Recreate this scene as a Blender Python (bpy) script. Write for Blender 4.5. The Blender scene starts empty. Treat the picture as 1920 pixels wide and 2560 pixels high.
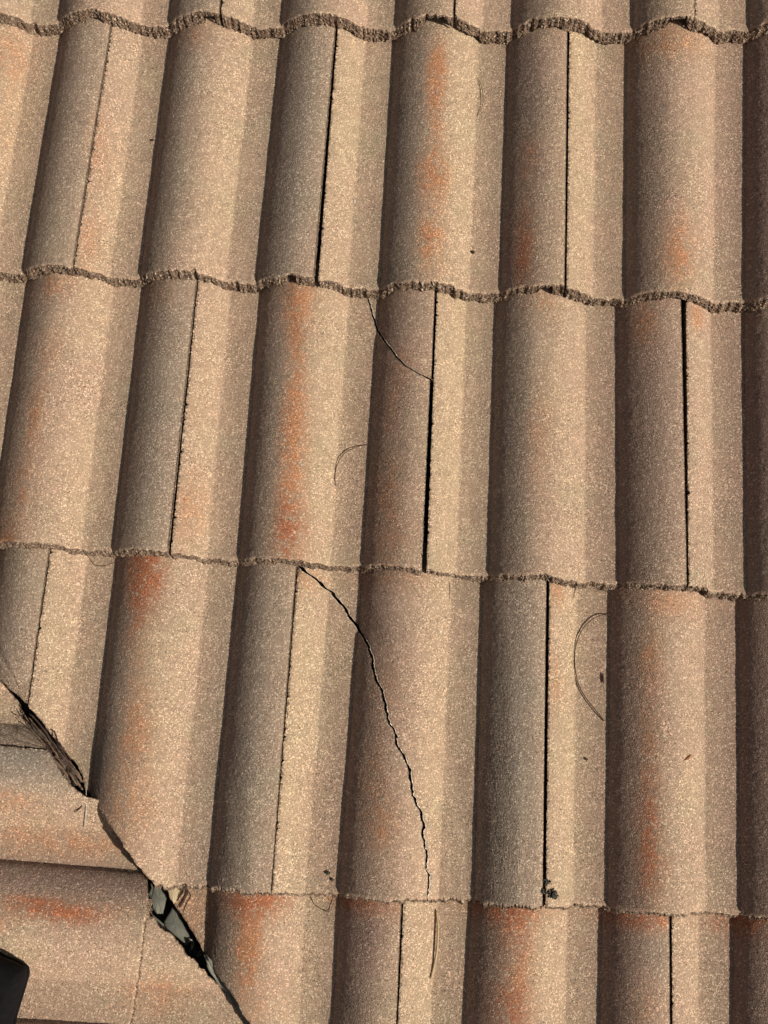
import bpy, math, random, json
import numpy as np
from mathutils import Vector, Matrix
SC = bpy.context.scene
COL = SC.collection
D = json.loads(r'''{"XT": {"1": {"-3": -440.5131, "-2": -291.03433, "-1": -141.55556, "0": 7.92321, "1": 154.95027, "2": 302.68445, "3": 451.58269, "4": 599.92923, "5": 752.68429, "6": 905.48743, "7": 1054.9662, "8": 1204.44497, "9": 1353.92374}, "2": {"-3": -451.54893, "-2": -301.2693, "-1": -150.98967, "0": -0.71004, "1": 150.30159, "2": 301.73259, "3": 452.0771, "4": 599.1965, "5": 748.26274, "6": 904.10445, "7": 1054.38408, "8": 1204.66371, "9": 1354.94334}, "3": {"-3": -446.31211, "-2": -297.03136, "-1": -147.75062, "0": 1.53013, "1": 150.81087, "2": 302.16842, "3": 451.37981, "4": 596.8141, "5": 748.07676, "6": 899.14423, "7": 1048.42497, "8": 1197.70572, "9": 1346.98647}, "4": {"-3": -452.9201, "-2": -303.09761, "-1": -153.27512, "0": -3.45263, "1": 146.36986, "2": 296.19235, "3": 447.36488, "4": 598.83803, "5": 747.38503, "6": 895.29473, "7": 1045.11722, "8": 1194.93972, "9": 1344.76221}, "0": {"-3": -438.68206, "-2": -289.31781, "-1": -139.95356, "0": 9.41069, "1": 156.26549, "2": 303.89649, "3": 453.3775, "4": 603.67297, "5": 757.0673, "6": 903.017, "7": 1052.38125, "8": 1201.7455, "9": 1351.10975}}, "XB": {"0": {"-3": -438.68206, "-2": -289.31781, "-1": -139.95356, "0": 9.41069, "1": 156.26549, "2": 303.89649, "3": 453.3775, "4": 603.67297, "5": 757.0673, "6": 903.017, "7": 1052.38125, "8": 1201.7455, "9": 1351.10975}, "1": {"-3": -450.88474, "-2": -300.51149, "-1": -150.13824, "0": 0.23501, "1": 150.28148, "2": 297.7792, "3": 452.90933, "4": 601.8644, "5": 754.86788, "6": 899.29934, "7": 1049.67259, "8": 1200.04584, "9": 1350.41909}, "2": {"-3": -452.62157, "-2": -302.08868, "-1": -151.55579, "0": -1.0229, "1": 149.50999, "2": 303.90369, "3": 451.92981, "4": 602.25786, "5": 754.34445, "6": 902.91015, "7": 1053.44303, "8": 1203.97592, "9": 1354.50881}, "3": {"-3": -451.60882, "-2": -301.62983, "-1": -151.65084, "0": -1.67185, "1": 148.30715, "2": 298.28614, "3": 447.12622, "4": 600.88161, "5": 750.16558, "6": 896.66142, "7": 1046.64041, "8": 1196.6194, "9": 1346.59839}, "4": {"-3": -422.66792, "-2": -276.72847, "-1": -130.78903, "0": 15.15042, "1": 161.08987, "2": 307.02931, "3": 450.52747, "4": 594.05207, "5": 745.86294, "6": 889.05881, "7": 1034.99826, "8": 1180.9377, "9": 1326.87715}}, "YT": {"1": {"-3": -19.10787, "-2": -16.84364, "-1": -14.57941, "0": -10.91457, "1": -10.07504, "2": -8.19703, "3": -6.68437, "4": -4.35689, "5": -1.95339, "6": 3.52374, "7": 3.5344, "8": 5.79863, "9": 8.06286}, "2": {"-3": -356.12086, "-2": -356.54348, "-1": -356.96611, "0": -356.92381, "1": -357.32365, "2": -358.26531, "3": -360.34848, "4": -359.03924, "5": -359.60879, "6": -359.08687, "7": -360.34708, "8": -360.7697, "9": -361.19232}, "3": {"-3": -695.99259, "-2": -697.95918, "-1": -699.92577, "0": -701.89235, "1": -703.62221, "2": -706.88407, "3": -707.00886, "4": -709.76958, "5": -711.00277, "6": -714.36495, "7": -715.65846, "8": -717.62504, "9": -719.59163}, "4": {"-3": -1095.5456, "-2": -1092.9932, "-1": -1090.4408, "0": -1087.88841, "1": -1085.33601, "2": -1082.63911, "3": -1080.48205, "4": -1077.86381, "5": -1074.58197, "6": -1072.82716, "7": -1070.02163, "8": -1067.46923, "9": -1064.91684}, "0": {"-3": 330.39213, "-2": 332.65636, "-1": 334.92059, "0": 338.58543, "1": 339.42496, "2": 341.30297, "3": 342.81563, "4": 345.14311, "5": 347.54661, "6": 353.02374, "7": 353.0344, "8": 355.29863, "9": 357.56286}}, "YB": {"0": {"-3": -15.60787, "-2": -13.34364, "-1": -11.07941, "0": -7.41457, "1": -6.57504, "2": -4.69703, "3": -3.18437, "4": -0.85689, "5": 1.54661, "6": 7.02374, "7": 7.0344, "8": 9.29863, "9": 11.56286}, "1": {"-3": -352.62086, "-2": -353.04348, "-1": -353.46611, "0": -353.42381, "1": -353.82365, "2": -354.76531, "3": -356.84848, "4": -355.53924, "5": -356.10879, "6": -355.58687, "7": -356.84708, "8": -357.2697, "9": -357.69232}, "2": {"-3": -692.49259, "-2": -694.45918, "-1": -696.42577, "0": -698.39235, "1": -700.12221, "2": -703.38407, "3": -703.50886, "4": -706.26958, "5": -707.50277, "6": -710.86495, "7": -712.15846, "8": -714.12504, "9": -716.09163}, "3": {"-3": -1092.0456, "-2": -1089.4932, "-1": -1086.9408, "0": -1084.38841, "1": -1081.83601, "2": -1079.13911, "3": -1076.98205, "4": -1074.36381, "5": -1071.08197, "6": -1069.32716, "7": -1066.52163, "8": -1063.96923, "9": -1061.41684}, "4": {"-3": -1435.0456, "-2": -1432.4932, "-1": -1429.9408, "0": -1427.38841, "1": -1424.83601, "2": -1422.13911, "3": -1419.98205, "4": -1417.36381, "5": -1414.08197, "6": -1412.32716, "7": -1409.52163, "8": -1406.96923, "9": -1404.41684}}, "DZ": 20.26232, "VM3": [[0.0113, 0.3633], [0.2543, 0.4153], [0.5, 0.4843], [0.5988, 0.5331], [0.6761, 0.5717], [0.7553, 0.6166], [0.8813, 0.6547], [0.9699, 0.7003], [0.9883, 0.7347], [1.081, 0.7629], [1.1694, 0.7962], [1.2699, 0.8335], [1.4775, 0.929], [1.592, 0.9806], [1.6316, 0.9951]], "VM4": [[1.6684, -0.0143], [1.725, 0.0318], [1.7634, 0.0726], [1.976, 0.1864], [2.0217, 0.2279], [2.2485, 0.3078], [2.3907, 0.3882], [2.5655, 0.4885], [2.7771, 0.6374]], "VB2": [[-0.5306, 0.2766], [-0.2944, 0.3897], [-0.1322, 0.4695], [-0.0289, 0.48], [0.0366, 0.5269], [0.1385, 0.5707], [0.2276, 0.6009], [0.3251, 0.6354], [0.4207, 0.6735], [0.4866, 0.7119], [0.5301, 0.7409], [0.5566, 0.8067], [0.6837, 0.8786], [0.9286, 0.9685], [1.0877, 0.9849], [1.2175, 1.0022], [1.3074, 1.0141], [1.4135, 1.0687]], "VB3": [[1.0931, -0.0174], [1.2165, 0.0025], [1.3068, 0.0145], [1.407, 0.0719], [1.5255, 0.1442], [1.736, 0.2684], [1.8939, 0.363], [2.0553, 0.4341], [2.2788, 0.5037]], "cr1": [[2.895, -0.0501], [2.9252, -0.0033], [2.9743, 0.0681], [3.0173, 0.123], [3.0864, 0.1737], [3.2035, 0.2494], [3.2853, 0.2867], [3.3678, 0.3091], [3.5029, 0.3349]], "cr2": [[2.4596, -0.0255], [2.5293, -0.0009], [2.6047, 0.0259], [2.663, 0.0411], [2.7218, 0.0608], [2.7805, 0.0705], [2.8752, 0.1123], [2.9883, 0.1745], [3.0664, 0.2107], [3.1282, 0.2466], [3.1941, 0.3383], [3.2777, 0.4191], [3.3551, 0.5005], [3.4435, 0.5756], [3.5161, 0.6496], [3.5398, 0.6992], [3.6289, 0.781], [3.66, 0.8571], [3.6728, 0.9255], [3.6913, 1.0005]], "PG": {"0": [[0.734, 0.92, 0.226, 0.107, 0.5, "P"], [2.636, 0.942, 0.17, 0.107, 0.5, "P"], [3.585, 0.936, 0.226, 0.089, 0.4, "P"], [4.466, 0.927, 0.226, 0.107, 0.5, "P"], [5.272, 0.961, 0.189, 0.089, 0.4, "Y"], [1.281, 0.965, 0.151, 0.107, 0.5, "G"], [2.202, 0.949, 0.113, 0.107, 0.5, "G"]], "1": [[-0.395, 0.11, 0.151, 0.107, 0.3, "O"], [-0.28, 0.462, 0.17, 0.357, 0.5, "Y"], [-0.19, 0.911, 0.189, 0.125, 0.6, "P"], [-0.331, 0.276, 0.113, 0.214, 0.3, "O"], [0.358, 0.493, 0.17, 0.714, 0.55, "G"], [0.359, 0.124, 0.151, 0.107, 0.2, "P"], [0.603, 0.377, 0.113, 0.714, 0.35, "P"], [0.528, 0.484, 0.068, 0.107, 0.35, "O"], [0.565, 0.743, 0.094, 0.214, 0.3, "O"], [0.581, 0.924, 0.075, 0.071, 0.4, "O"], [0.724, 0.734, 0.094, 0.268, 0.5, "Y"], [1.234, 0.567, 0.151, 0.714, 0.55, "G"], [1.321, 0.034, 0.113, 0.054, 0.4, "O"], [1.388, 0.288, 0.151, 0.214, 0.35, "P"], [1.637, 0.547, 0.17, 0.446, 0.35, "Y"], [1.444, 0.953, 0.226, 0.071, 0.4, "P"], [2.261, 0.461, 0.208, 0.714, 0.9, "G"], [2.643, 0.343, 0.151, 0.625, 0.6, "Y"], [2.346, 0.881, 0.113, 0.107, 0.3, "P"], [3.187, 0.44, 0.132, 0.714, 0.75, "G"], [3.411, 0.152, 0.057, 0.08, 1.35, "O"], [3.404, 0.266, 0.06, 0.089, 0.9, "O"], [3.421, 0.432, 0.053, 0.107, 0.6, "O"], [3.42, 0.604, 0.098, 0.098, 1.1, "O"], [3.351, 0.677, 0.068, 0.045, 0.6, "P"], [3.425, 0.835, 0.075, 0.062, 1.4, "O"], [3.456, 0.947, 0.083, 0.054, 0.5, "O"], [3.637, 0.427, 0.132, 0.714, 0.65, "Y"], [4.214, 0.433, 0.189, 0.714, 0.5, "M"], [4.113, 0.233, 0.113, 0.536, 0.5, "G"], [4.2, 0.504, 0.057, 0.062, 0.5, "O"], [4.176, 0.717, 0.053, 0.107, 0.6, "O"], [4.192, 0.885, 0.06, 0.098, 0.8, "R"], [4.56, 0.076, 0.075, 0.107, 0.6, "Y"], [4.617, 0.51, 0.094, 0.536, 0.7, "Y"], [5.248, 0.426, 0.17, 0.714, 0.55, "M"], [5.354, 0.048, 0.226, 0.062, 0.7, "O"], [5.432, 0.268, 0.075, 0.107, 0.4, "P"], [5.417, 0.677, 0.068, 0.08, 0.5, "P"], [5.43, 0.856, 0.106, 0.107, 1.0, "O"], [5.307, 0.95, 0.075, 0.054, 0.4, "Y"], [5.769, 0.384, 0.132, 0.625, 0.4, "P"], [6.108, 0.402, 0.226, 0.714, 0.9, "M"]], "2": [[0.339, 0.039, 0.094, 0.048, 0.8, "O"], [0.358, 0.299, 0.075, 0.097, 0.4, "O"], [0.315, 0.543, 0.06, 0.097, 0.8, "O"], [0.297, 0.798, 0.083, 0.081, 0.75, "O"], [0.203, 0.997, 0.094, 0.097, 0.8, "O"], [0.471, 0.366, 0.226, 0.484, 0.45, "P"], [0.655, 0.098, 0.132, 0.129, 0.5, "Y"], [0.727, 0.774, 0.113, 0.242, 0.45, "Y"], [0.229, 0.1, 0.113, 0.323, 0.3, "G"], [1.347, 0.518, 0.226, 0.645, 0.8, "G"], [1.623, 0.587, 0.113, 0.484, 0.3, "P"], [1.623, 0.416, 0.094, 0.323, 0.55, "Y"], [1.622, 0.838, 0.083, 0.097, 0.55, "O"], [1.738, 0.877, 0.075, 0.097, 0.5, "Y"], [1.208, 0.06, 0.113, 0.048, 0.3, "O"], [2.23, 0.491, 0.151, 0.645, 0.6, "G"], [2.365, 0.041, 0.106, 0.081, 0.9, "O"], [2.37, 0.182, 0.068, 0.097, 0.9, "O"], [2.39, 0.406, 0.068, 0.113, 1.0, "O"], [2.41, 0.591, 0.083, 0.113, 1.1, "O"], [2.413, 0.756, 0.083, 0.097, 1.0, "O"], [2.438, 0.902, 0.094, 0.097, 1.3, "R"], [2.637, 0.475, 0.151, 0.645, 0.55, "Y"], [2.239, 0.111, 0.113, 0.065, 0.4, "P"], [3.244, 0.468, 0.189, 0.806, 0.5, "M"], [3.249, 0.211, 0.113, 0.097, 0.4, "P"], [3.221, 0.297, 0.075, 0.065, 0.6, "O"], [3.167, 0.466, 0.06, 0.081, 0.6, "O"], [3.184, 0.734, 0.075, 0.097, 0.7, "O"], [3.245, 0.912, 0.113, 0.081, 0.5, "O"], [3.344, 0.038, 0.113, 0.081, 0.3, "G"], [3.666, 0.364, 0.121, 0.645, 0.85, "Y"], [4.176, 0.444, 0.151, 0.645, 0.6, "G"], [4.376, 0.039, 0.094, 0.048, 0.6, "O"], [4.375, 0.528, 0.068, 0.161, 0.5, "O"], [4.459, 0.871, 0.083, 0.065, 0.8, "P"], [4.354, 0.446, 0.151, 0.323, 0.25, "P"], [4.599, 0.434, 0.151, 0.645, 0.3, "Y"], [4.462, 0.36, 0.075, 0.097, 0.4, "Y"], [5.229, 0.423, 0.264, 0.806, 0.85, "M"], [5.218, 0.085, 0.075, 0.097, 0.7, "O"], [5.399, 0.504, 0.094, 0.323, 0.35, "G"], [5.623, 0.046, 0.045, 0.04, 0.9, "O"], [5.638, 0.324, 0.075, 0.484, 0.35, "P"], [6.107, 0.394, 0.226, 0.645, 0.9, "M"]], "3": [[0.349, 0.242, 0.189, 0.484, 0.45, "G"], [0.297, 0.315, 0.151, 0.161, 0.2, "G"], [0.608, 0.307, 0.151, 0.323, 0.35, "Y"], [0.32, 0.371, 0.075, 0.048, 0.3, "P"], [1.145, 0.366, 0.132, 0.645, 0.55, "G"], [1.298, 0.043, 0.113, 0.081, 1.4, "R"], [1.282, 0.146, 0.083, 0.097, 0.8, "R"], [1.275, 0.248, 0.06, 0.081, 0.5, "O"], [1.4, 0.288, 0.094, 0.097, 0.4, "Y"], [1.369, 0.432, 0.075, 0.097, 0.4, "O"], [1.37, 0.558, 0.098, 0.073, 0.75, "O"], [1.342, 0.764, 0.151, 0.097, 0.7, "O"], [1.562, 0.512, 0.113, 0.242, 0.3, "Y"], [1.505, 0.909, 0.189, 0.097, 0.3, "P"], [2.225, 0.482, 0.226, 0.806, 0.8, "G"], [2.579, 0.038, 0.113, 0.032, 0.5, "O"], [2.585, 0.404, 0.132, 0.484, 0.6, "Y"], [2.562, 0.616, 0.094, 0.323, 0.4, "Y"], [3.248, 0.46, 0.226, 0.968, 0.55, "M"], [3.183, 0.083, 0.189, 0.065, 0.5, "P"], [3.288, 0.022, 0.189, 0.032, 0.5, "O"], [3.273, 0.388, 0.113, 0.097, 0.3, "O"], [3.225, 0.643, 0.075, 0.081, 0.6, "O"], [3.319, 0.79, 0.083, 0.065, 0.7, "O"], [3.472, 0.525, 0.189, 0.323, 0.3, "P"], [3.648, 0.522, 0.113, 0.484, 0.6, "Y"], [3.593, 0.936, 0.132, 0.081, 0.5, "P"], [4.274, 0.435, 0.208, 0.806, 0.95, "G"], [4.7, 0.131, 0.094, 0.161, 0.6, "Y"], [4.596, 0.03, 0.045, 0.04, 0.7, "O"], [4.59, 0.327, 0.045, 0.065, 0.5, "O"], [4.7, 0.643, 0.094, 0.403, 0.55, "Y"], [5.157, 0.415, 0.17, 0.806, 0.65, "M"], [5.301, 0.25, 0.068, 0.113, 0.7, "O"], [5.287, 0.482, 0.06, 0.097, 0.5, "O"], [5.295, 0.679, 0.068, 0.129, 0.7, "R"], [5.307, 0.871, 0.083, 0.097, 0.7, "R"], [5.615, 0.59, 0.083, 0.097, 0.5, "Y"], [5.574, 0.257, 0.113, 0.242, 0.3, "P"], [5.458, 0.037, 0.226, 0.048, 0.5, "O"], [6.14, 0.461, 0.226, 0.806, 0.95, "M"]], "4": [[2.382, 0.02, 0.158, 0.045, 1.6, "R"], [2.374, 0.085, 0.083, 0.081, 1.0, "O"], [2.375, 0.214, 0.075, 0.097, 1.0, "O"], [2.231, 0.106, 0.113, 0.161, 0.6, "G"], [2.451, 0.382, 0.113, 0.097, 0.4, "O"], [2.589, 0.187, 0.113, 0.161, 0.35, "P"], [1.876, 0.1, 0.189, 0.097, 0.5, "O"], [2.818, 0.182, 0.075, 0.194, 0.4, "Y"], [3.229, 0.008, 0.17, 0.035, 1.3, "R"], [3.278, 0.109, 0.094, 0.097, 0.7, "M"], [3.22, 0.199, 0.151, 0.242, 0.7, "M"], [3.127, 0.307, 0.113, 0.129, 0.5, "G"], [3.651, 0.196, 0.113, 0.194, 0.75, "Y"], [3.66, 0.001, 0.113, 0.032, 0.5, "Y"], [4.3, 0.015, 0.189, 0.04, 1.4, "R"], [4.343, 0.1, 0.083, 0.065, 0.8, "R"], [4.386, 0.198, 0.083, 0.113, 0.7, "O"], [4.332, 0.325, 0.113, 0.081, 0.9, "R"], [4.15, 0.183, 0.113, 0.242, 0.8, "M"], [4.596, 0.173, 0.132, 0.242, 0.6, "Y"], [5.286, 0.017, 0.208, 0.035, 1.1, "R"], [5.179, 0.16, 0.151, 0.323, 0.85, "M"], [5.373, 0.121, 0.106, 0.073, 0.7, "G"], [5.295, 0.291, 0.075, 0.081, 0.4, "O"], [5.63, 0.023, 0.075, 0.097, 0.3, "Y"], [6.116, 0.021, 0.189, 0.04, 1.1, "R"], [6.146, 0.167, 0.189, 0.242, 0.95, "M"]], "B": [[-0.234, 0.404, 0.097, 0.078, 0.6, "P"], [-0.125, 0.406, 0.065, 0.047, 0.5, "Y"], [0.127, 0.486, 0.113, 0.219, 0.6, "G"], [0.311, 0.506, 0.177, 0.25, 1.2, "G"], [0.333, 0.568, 0.081, 0.094, 0.4, "P"], [0.623, 0.515, 0.065, 0.094, 0.6, "O"], [0.541, 0.615, 0.097, 0.094, 0.4, "P"], [0.869, 0.668, 0.081, 0.219, 0.7, "O"], [0.649, 0.804, 0.065, 0.062, 0.3, "Y"], [1.12, 0.735, 0.11, 0.406, 1.1, "M"], [1.227, 0.746, 0.097, 0.344, 0.6, "G"], [1.307, 0.622, 0.052, 0.078, 0.9, "R"], [1.346, 0.756, 0.058, 0.094, 0.9, "R"], [1.299, 0.869, 0.045, 0.094, 0.5, "O"], [1.426, 0.719, 0.048, 0.156, 0.4, "P"], [1.612, 0.648, 0.065, 0.047, 0.5, "Y"], [1.584, 0.847, 0.097, 0.141, 0.5, "P"], [1.35, 1.035, 0.129, 0.047, 0.2, "P"], [1.821, 1.085, 0.081, 0.094, 0.7, "O"], [1.643, 1.071, 0.048, 0.094, 0.5, "Y"], [1.42, 0.561, 0.065, 0.031, 0.4, "O"]]}, "N": {"n1": [[453.5, -551.8, 12.3], [435.7, -557.4, 13.2], [422.2, -568.0, 14.5], [415.9, -582.9, 15.5], [415.3, -597.6, 16.3], [417.6, -607.1, 15.2]], "n2": [[563.4, -56.4, 4.7], [569.2, -66.9, 5.1], [572.8, -82.3, 6.5], [572.9, -99.0, 6.9], [566.3, -113.8, 6.9]], "n3": [[751.3, -742.8, 3.3], [740.9, -743.9, 3.4], [730.1, -750.0, 3.5], [721.0, -759.3, 3.7], [714.7, -772.3, 4.5], [711.1, -787.2, 6.2], [711.5, -806.1, 7.0], [715.8, -825.8, 7.5], [724.7, -841.3, 8.5], [736.3, -855.0, 9.6], [747.1, -867.1, 9.6]], "n4": [[415.0, -1081.2, 0.6], [418.2, -1088.1, 0.9], [423.0, -1094.9, 1.1], [430.8, -1098.9, 1.7], [436.3, -1100.5, 2.2], [440.6, -1099.8, 2.1], [443.3, -1093.0, 2.2], [445.6, -1086.8, 2.4], [446.1, -1079.7, 2.0]], "n5": [[562.7, -1091.3, 2.3], [565.2, -1109.6, 4.4], [565.3, -1132.9, 6.3], [563.0, -1150.3, 6.3], [560.0, -1163.8, 7.7]], "n6": [[117.6, -706.5, 0.7], [126.2, -715.8, 1.2], [137.8, -716.9, 1.2], [151.5, -711.0, 0.9]], "n7": [[147.5, -982.1, 23.9], [150.6, -992.7, 30.0], [147.9, -999.8, 32.5], [141.3, -1004.9, 32.4]], "n8": [[149.5, -971.4, 25.0], [154.4, -996.4, 32.0], [153.5, -1023.3, 24.1]], "k1": [[559.7, -714.4, 2.5], [560.7, -723.8, 2.1], [560.8, -737.7, 2.9]], "k2": [[710.6, -709.6, 1.2], [709.5, -717.5, 2.6], [707.2, -726.7, 5.3]]}, "S": {"leafbit": [[833.3, -904.7, 34.0], [843.1, -897.4, 27.4]], "bit1": [[744.2, -812.3, 6.5], [744.9, -823.6, 7.1]], "peb": [[569.4, -302.2, 18.0], [569.4, -302.2, 18.0]], "moss": [[687.5, -1056.9, 40.5], [681.7, -1044.6, 42.7], [677.7, -1054.2, 44.9], [690.9, -1060.0, 38.6]], "b2": [[437.2, -1055.3, 19.9], [442.5, -1062.0, 20.2]], "d1": [[149.1, -162.0, 9.8], [149.1, -162.0, 9.8]], "d2": [[726.6, -911.3, 12.1], [726.6, -911.3, 12.1]], "drop": [[416.2, -238.5, 13.7]]}, "gap": {"slab1": [[233.1, -1085.0, -3.6], [239.2, -1084.4, -5.4], [248.7, -1096.7, -5.0], [246.9, -1116.3, 0.4], [240.8, -1116.4, 2.1], [234.9, -1110.6, 2.3], [231.4, -1097.4, -0.1]], "slab2": [[253.8, -1110.6, -13.6], [260.5, -1114.4, -14.4], [281.5, -1147.1, -12.0], [272.5, -1149.1, -9.1], [249.2, -1132.6, -6.8], [246.8, -1126.3, -7.7]], "frag": [[249.8, -1084.0, 4.3], [262.5, -1083.3, 0.7], [264.8, -1092.1, 2.3], [260.2, -1102.9, 6.2], [254.1, -1096.2, 6.2]], "twig": [[[258.3, -1082.6, 5.9], [267.7, -1080.5, 2.8], [270.8, -1084.4, 3.0], [265.1, -1087.4, 5.3]], [[270.4, -1081.4, 2.3], [279.4, -1080.3, -0.4]], [[272.2, -1083.4, 2.3], [272.0, -1093.7, 4.9], [269.5, -1101.0, 7.5], [267.6, -1105.9, 9.2]], [[272.4, -1085.4, 2.8], [277.6, -1093.6, 3.4], [274.2, -1102.0, 6.4], [272.5, -1111.7, 9.3]], [[267.3, -1088.9, 5.0], [264.6, -1098.7, 8.2]]], "wisp": [[[272.9, -1151.5, -10.7], [279.5, -1145.2, -5.6], [282.4, -1143.2, -11.1]], [[281.7, -1144.2, -14.9], [283.7, -1150.0, -5.5], [280.9, -1158.7, -6.8]], [[278.8, -1146.1, -13.7], [282.4, -1151.4, -4.8], [278.7, -1157.2, -6.6]], [[287.4, -1164.0, -11.5], [292.2, -1156.2, -6.3], [293.7, -1154.8, -11.3]], [[289.5, -1164.5, -12.0], [294.6, -1158.6, -6.3], [295.5, -1156.8, -11.3]], [[275.4, -1151.0, -11.5], [280.4, -1144.2, -6.0], [284.1, -1148.1, -10.4]]], "leaf": [[[67.3, -894.5, 13.3], [92.3, -914.2, 22.0], [115.5, -939.2, 25.2], [133.5, -962.1, 22.7]], [[72.6, -906.6, 14.9], [99.6, -929.7, 23.9], [123.2, -954.5, 26.9], [148.2, -983.1, 24.0]], [[80.3, -909.9, 13.6], [106.6, -929.4, 21.9], [132.5, -950.5, 23.3], [147.3, -971.9, 21.4]], [[86.7, -922.9, 15.1], [110.9, -942.2, 23.9], [128.8, -957.9, 26.2], [144.2, -977.1, 23.6]], [[93.7, -927.9, 14.4], [119.8, -947.1, 22.7], [139.6, -962.6, 24.4], [150.2, -983.0, 23.4]], [[63.2, -900.1, 15.8], [73.6, -908.2, 25.7], [86.3, -917.0, 27.6], [100.3, -933.3, 24.6]], [[88.3, -912.2, 12.0], [107.0, -925.7, 20.9], [113.3, -932.5, 24.1], [126.8, -946.8, 20.7]]], "flash": [[[27.6, -878.4, -24.6], [86.0, -939.0, -25.5], [134.5, -989.3, -26.2], [202.0, -1072.3, -23.9], [233.6, -1109.7, -23.2], [270.9, -1153.9, -22.4], [312.5, -1195.1, -23.4], [356.5, -1238.2, -24.7], [411.5, -1292.4, -26.2]], [[32.9, -877.9, -11.3], [90.7, -937.9, -12.1], [138.7, -987.6, -12.8], [205.6, -1069.8, -10.6], [236.8, -1106.8, -9.9], [273.7, -1150.5, -9.0], [314.9, -1191.3, -10.1], [358.4, -1233.9, -11.4], [412.8, -1287.6, -12.8]], [[27.6, -878.4, -24.6], [86.0, -939.0, -25.5], [134.5, -989.3, -26.2], [202.0, -1072.3, -23.9], [233.6, -1109.7, -23.2], [270.9, -1153.9, -22.4], [312.5, -1195.1, -23.4], [356.5, -1238.2, -24.7], [411.5, -1292.4, -26.2]]], "boot": [[74.1, -1142.7, 78.8], [89.3, -1149.5, 76.4], [95.0, -1152.7, 75.6], [111.5, -1158.6, 72.6], [121.3, -1164.0, 71.2], [123.2, -1171.6, 72.6], [121.3, -1188.5, 77.4], [118.1, -1212.6, 84.3], [119.0, -1231.2, 88.7]], "crumb": [[129.4, -974.7, 3.6], [150.1, -997.4, 3.6], [119.9, -966.7, 4.2]], "lip": [[301.2, -1153.6, 16.2], [306.5, -1155.5, 15.2], [335.7, -1188.2, 15.4], [362.1, -1220.6, 16.3], [358.1, -1225.1, 18.5], [346.0, -1211.3, 18.4], [324.6, -1187.7, 18.3], [307.0, -1167.6, 18.1]], "sand": [[296.5, -1164.4, -9.7], [314.4, -1183.6, -9.8], [332.1, -1202.6, -9.8], [355.6, -1228.6, -9.8]]}, "fr": {"a": 0.245, "b": 0.25943, "O0": [89.28096, -942.70899, -2.0], "nB": [0.25653, 0.23444, 0.93767], "dB": [0.96654, -0.06222, -0.24887], "tB": [0.0, -0.97014, 0.24256], "R": [[0.99748, -0.04976, 0.05055], [0.05699, 0.98651, -0.15347], [-0.04223, 0.15597, 0.98686]], "C": [540.29031, -827.54546, 1253.60819], "F": 2250.0}, "Jn": [[[0, 1], [[1.4988, 0.9435], [1.5138, 1.0163]]], [[0, 3], [[3.517, 0.9277], [3.5172, 1.0053]]], [[1, 0], [[0.5265, -0.0012], [0.5122, 0.9822]]], [[1, 2], [[2.5202, 0.007], [2.5236, 0.996]]], [[1, 4], [[4.5083, 0.007], [4.524, 0.9896]]], [[2, 1], [[1.5152, -0.0025], [1.5115, 0.9945]]], [[2, 3], [[3.5019, -0.0022], [3.5187, 0.9995]]], [[2, 5], [[5.5091, 0.0038], [5.5235, 0.998]]], [[3, 0], [[0.5135, 0.0037], [0.5019, 0.4801]]], [[3, 2], [[2.5104, 0.0104], [2.5298, 0.9797]]], [[3, 4], [[4.5154, -0.0001], [4.5298, 0.9453]]], [[4, 3], [[3.505, -0.0006], [3.5139, 0.376]]], [[4, 5], [[5.507, 0.0013], [5.5213, 0.3316]]]]}''')
FR = D['fr']
# measured dimensions are in millimetres in the frame of the main roof slope
# (x along the eaves, y up the slope, z off the roof); M turns that slope into the world
PITCH = FR['a']
M = Matrix.Rotation(PITCH, 4, 'X')
MM = 0.001

# ------------------------------------------------------------------ camera
cam = bpy.data.objects.new('camera', bpy.data.cameras.new('camera'))
COL.objects.link(cam)
Rc = Matrix([list(r) for r in FR['R']]).to_4x4()
cam.matrix_world = M @ Matrix.Translation(Vector(FR['C']) * MM) @ Rc
cam.data.sensor_fit = 'HORIZONTAL'
cam.data.sensor_width = 36.0
cam.data.lens = FR['F'] / 1659.0 * 36.0
cam.data.clip_start = 0.01
cam.data.clip_end = 200.0
SC.camera = cam

# ------------------------------------------------------------------ sky and sun
SUN_LOCAL = Vector((0.745, -0.30, 0.62)).normalized()
sdir = (M.to_3x3() @ SUN_LOCAL).normalized()
world = bpy.data.worlds.new('World')
SC.world = world
world.use_nodes = True
wn = world.node_tree.nodes
sky = wn.new('ShaderNodeTexSky')
sky.sky_type = 'NISHITA'
sky.sun_disc = False
sky.sun_elevation = math.asin(sdir.z)
sky.sun_rotation = math.atan2(sdir.x, sdir.y)
sky.air_density = 0.8
sky.dust_density = 4.0
sky.ozone_density = 0.2
wn['Background'].inputs['Strength'].default_value = 0.042
world.node_tree.links.new(sky.outputs[0], wn['Background'].inputs[0])
sl = bpy.data.lights.new('sun', 'SUN')
sl.energy = 4.4
sl.angle = math.radians(0.5)
sl.color = (1.0, 0.93, 0.83)
sun = bpy.data.objects.new('sun', sl)
COL.objects.link(sun)
sun.rotation_euler = (-sdir).to_track_quat('-Z', 'Y').to_euler()
SC.view_settings.view_transform = 'Standard'
SC.view_settings.look = 'None'
SC.view_settings.exposure = 0.06
SC.view_settings.gamma = 1.0

# ------------------------------------------------------------------ materials
def new_mat(name):
    m = bpy.data.materials.new(name)
    m.use_nodes = True
    return m, m.node_tree.nodes, m.node_tree.links

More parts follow.
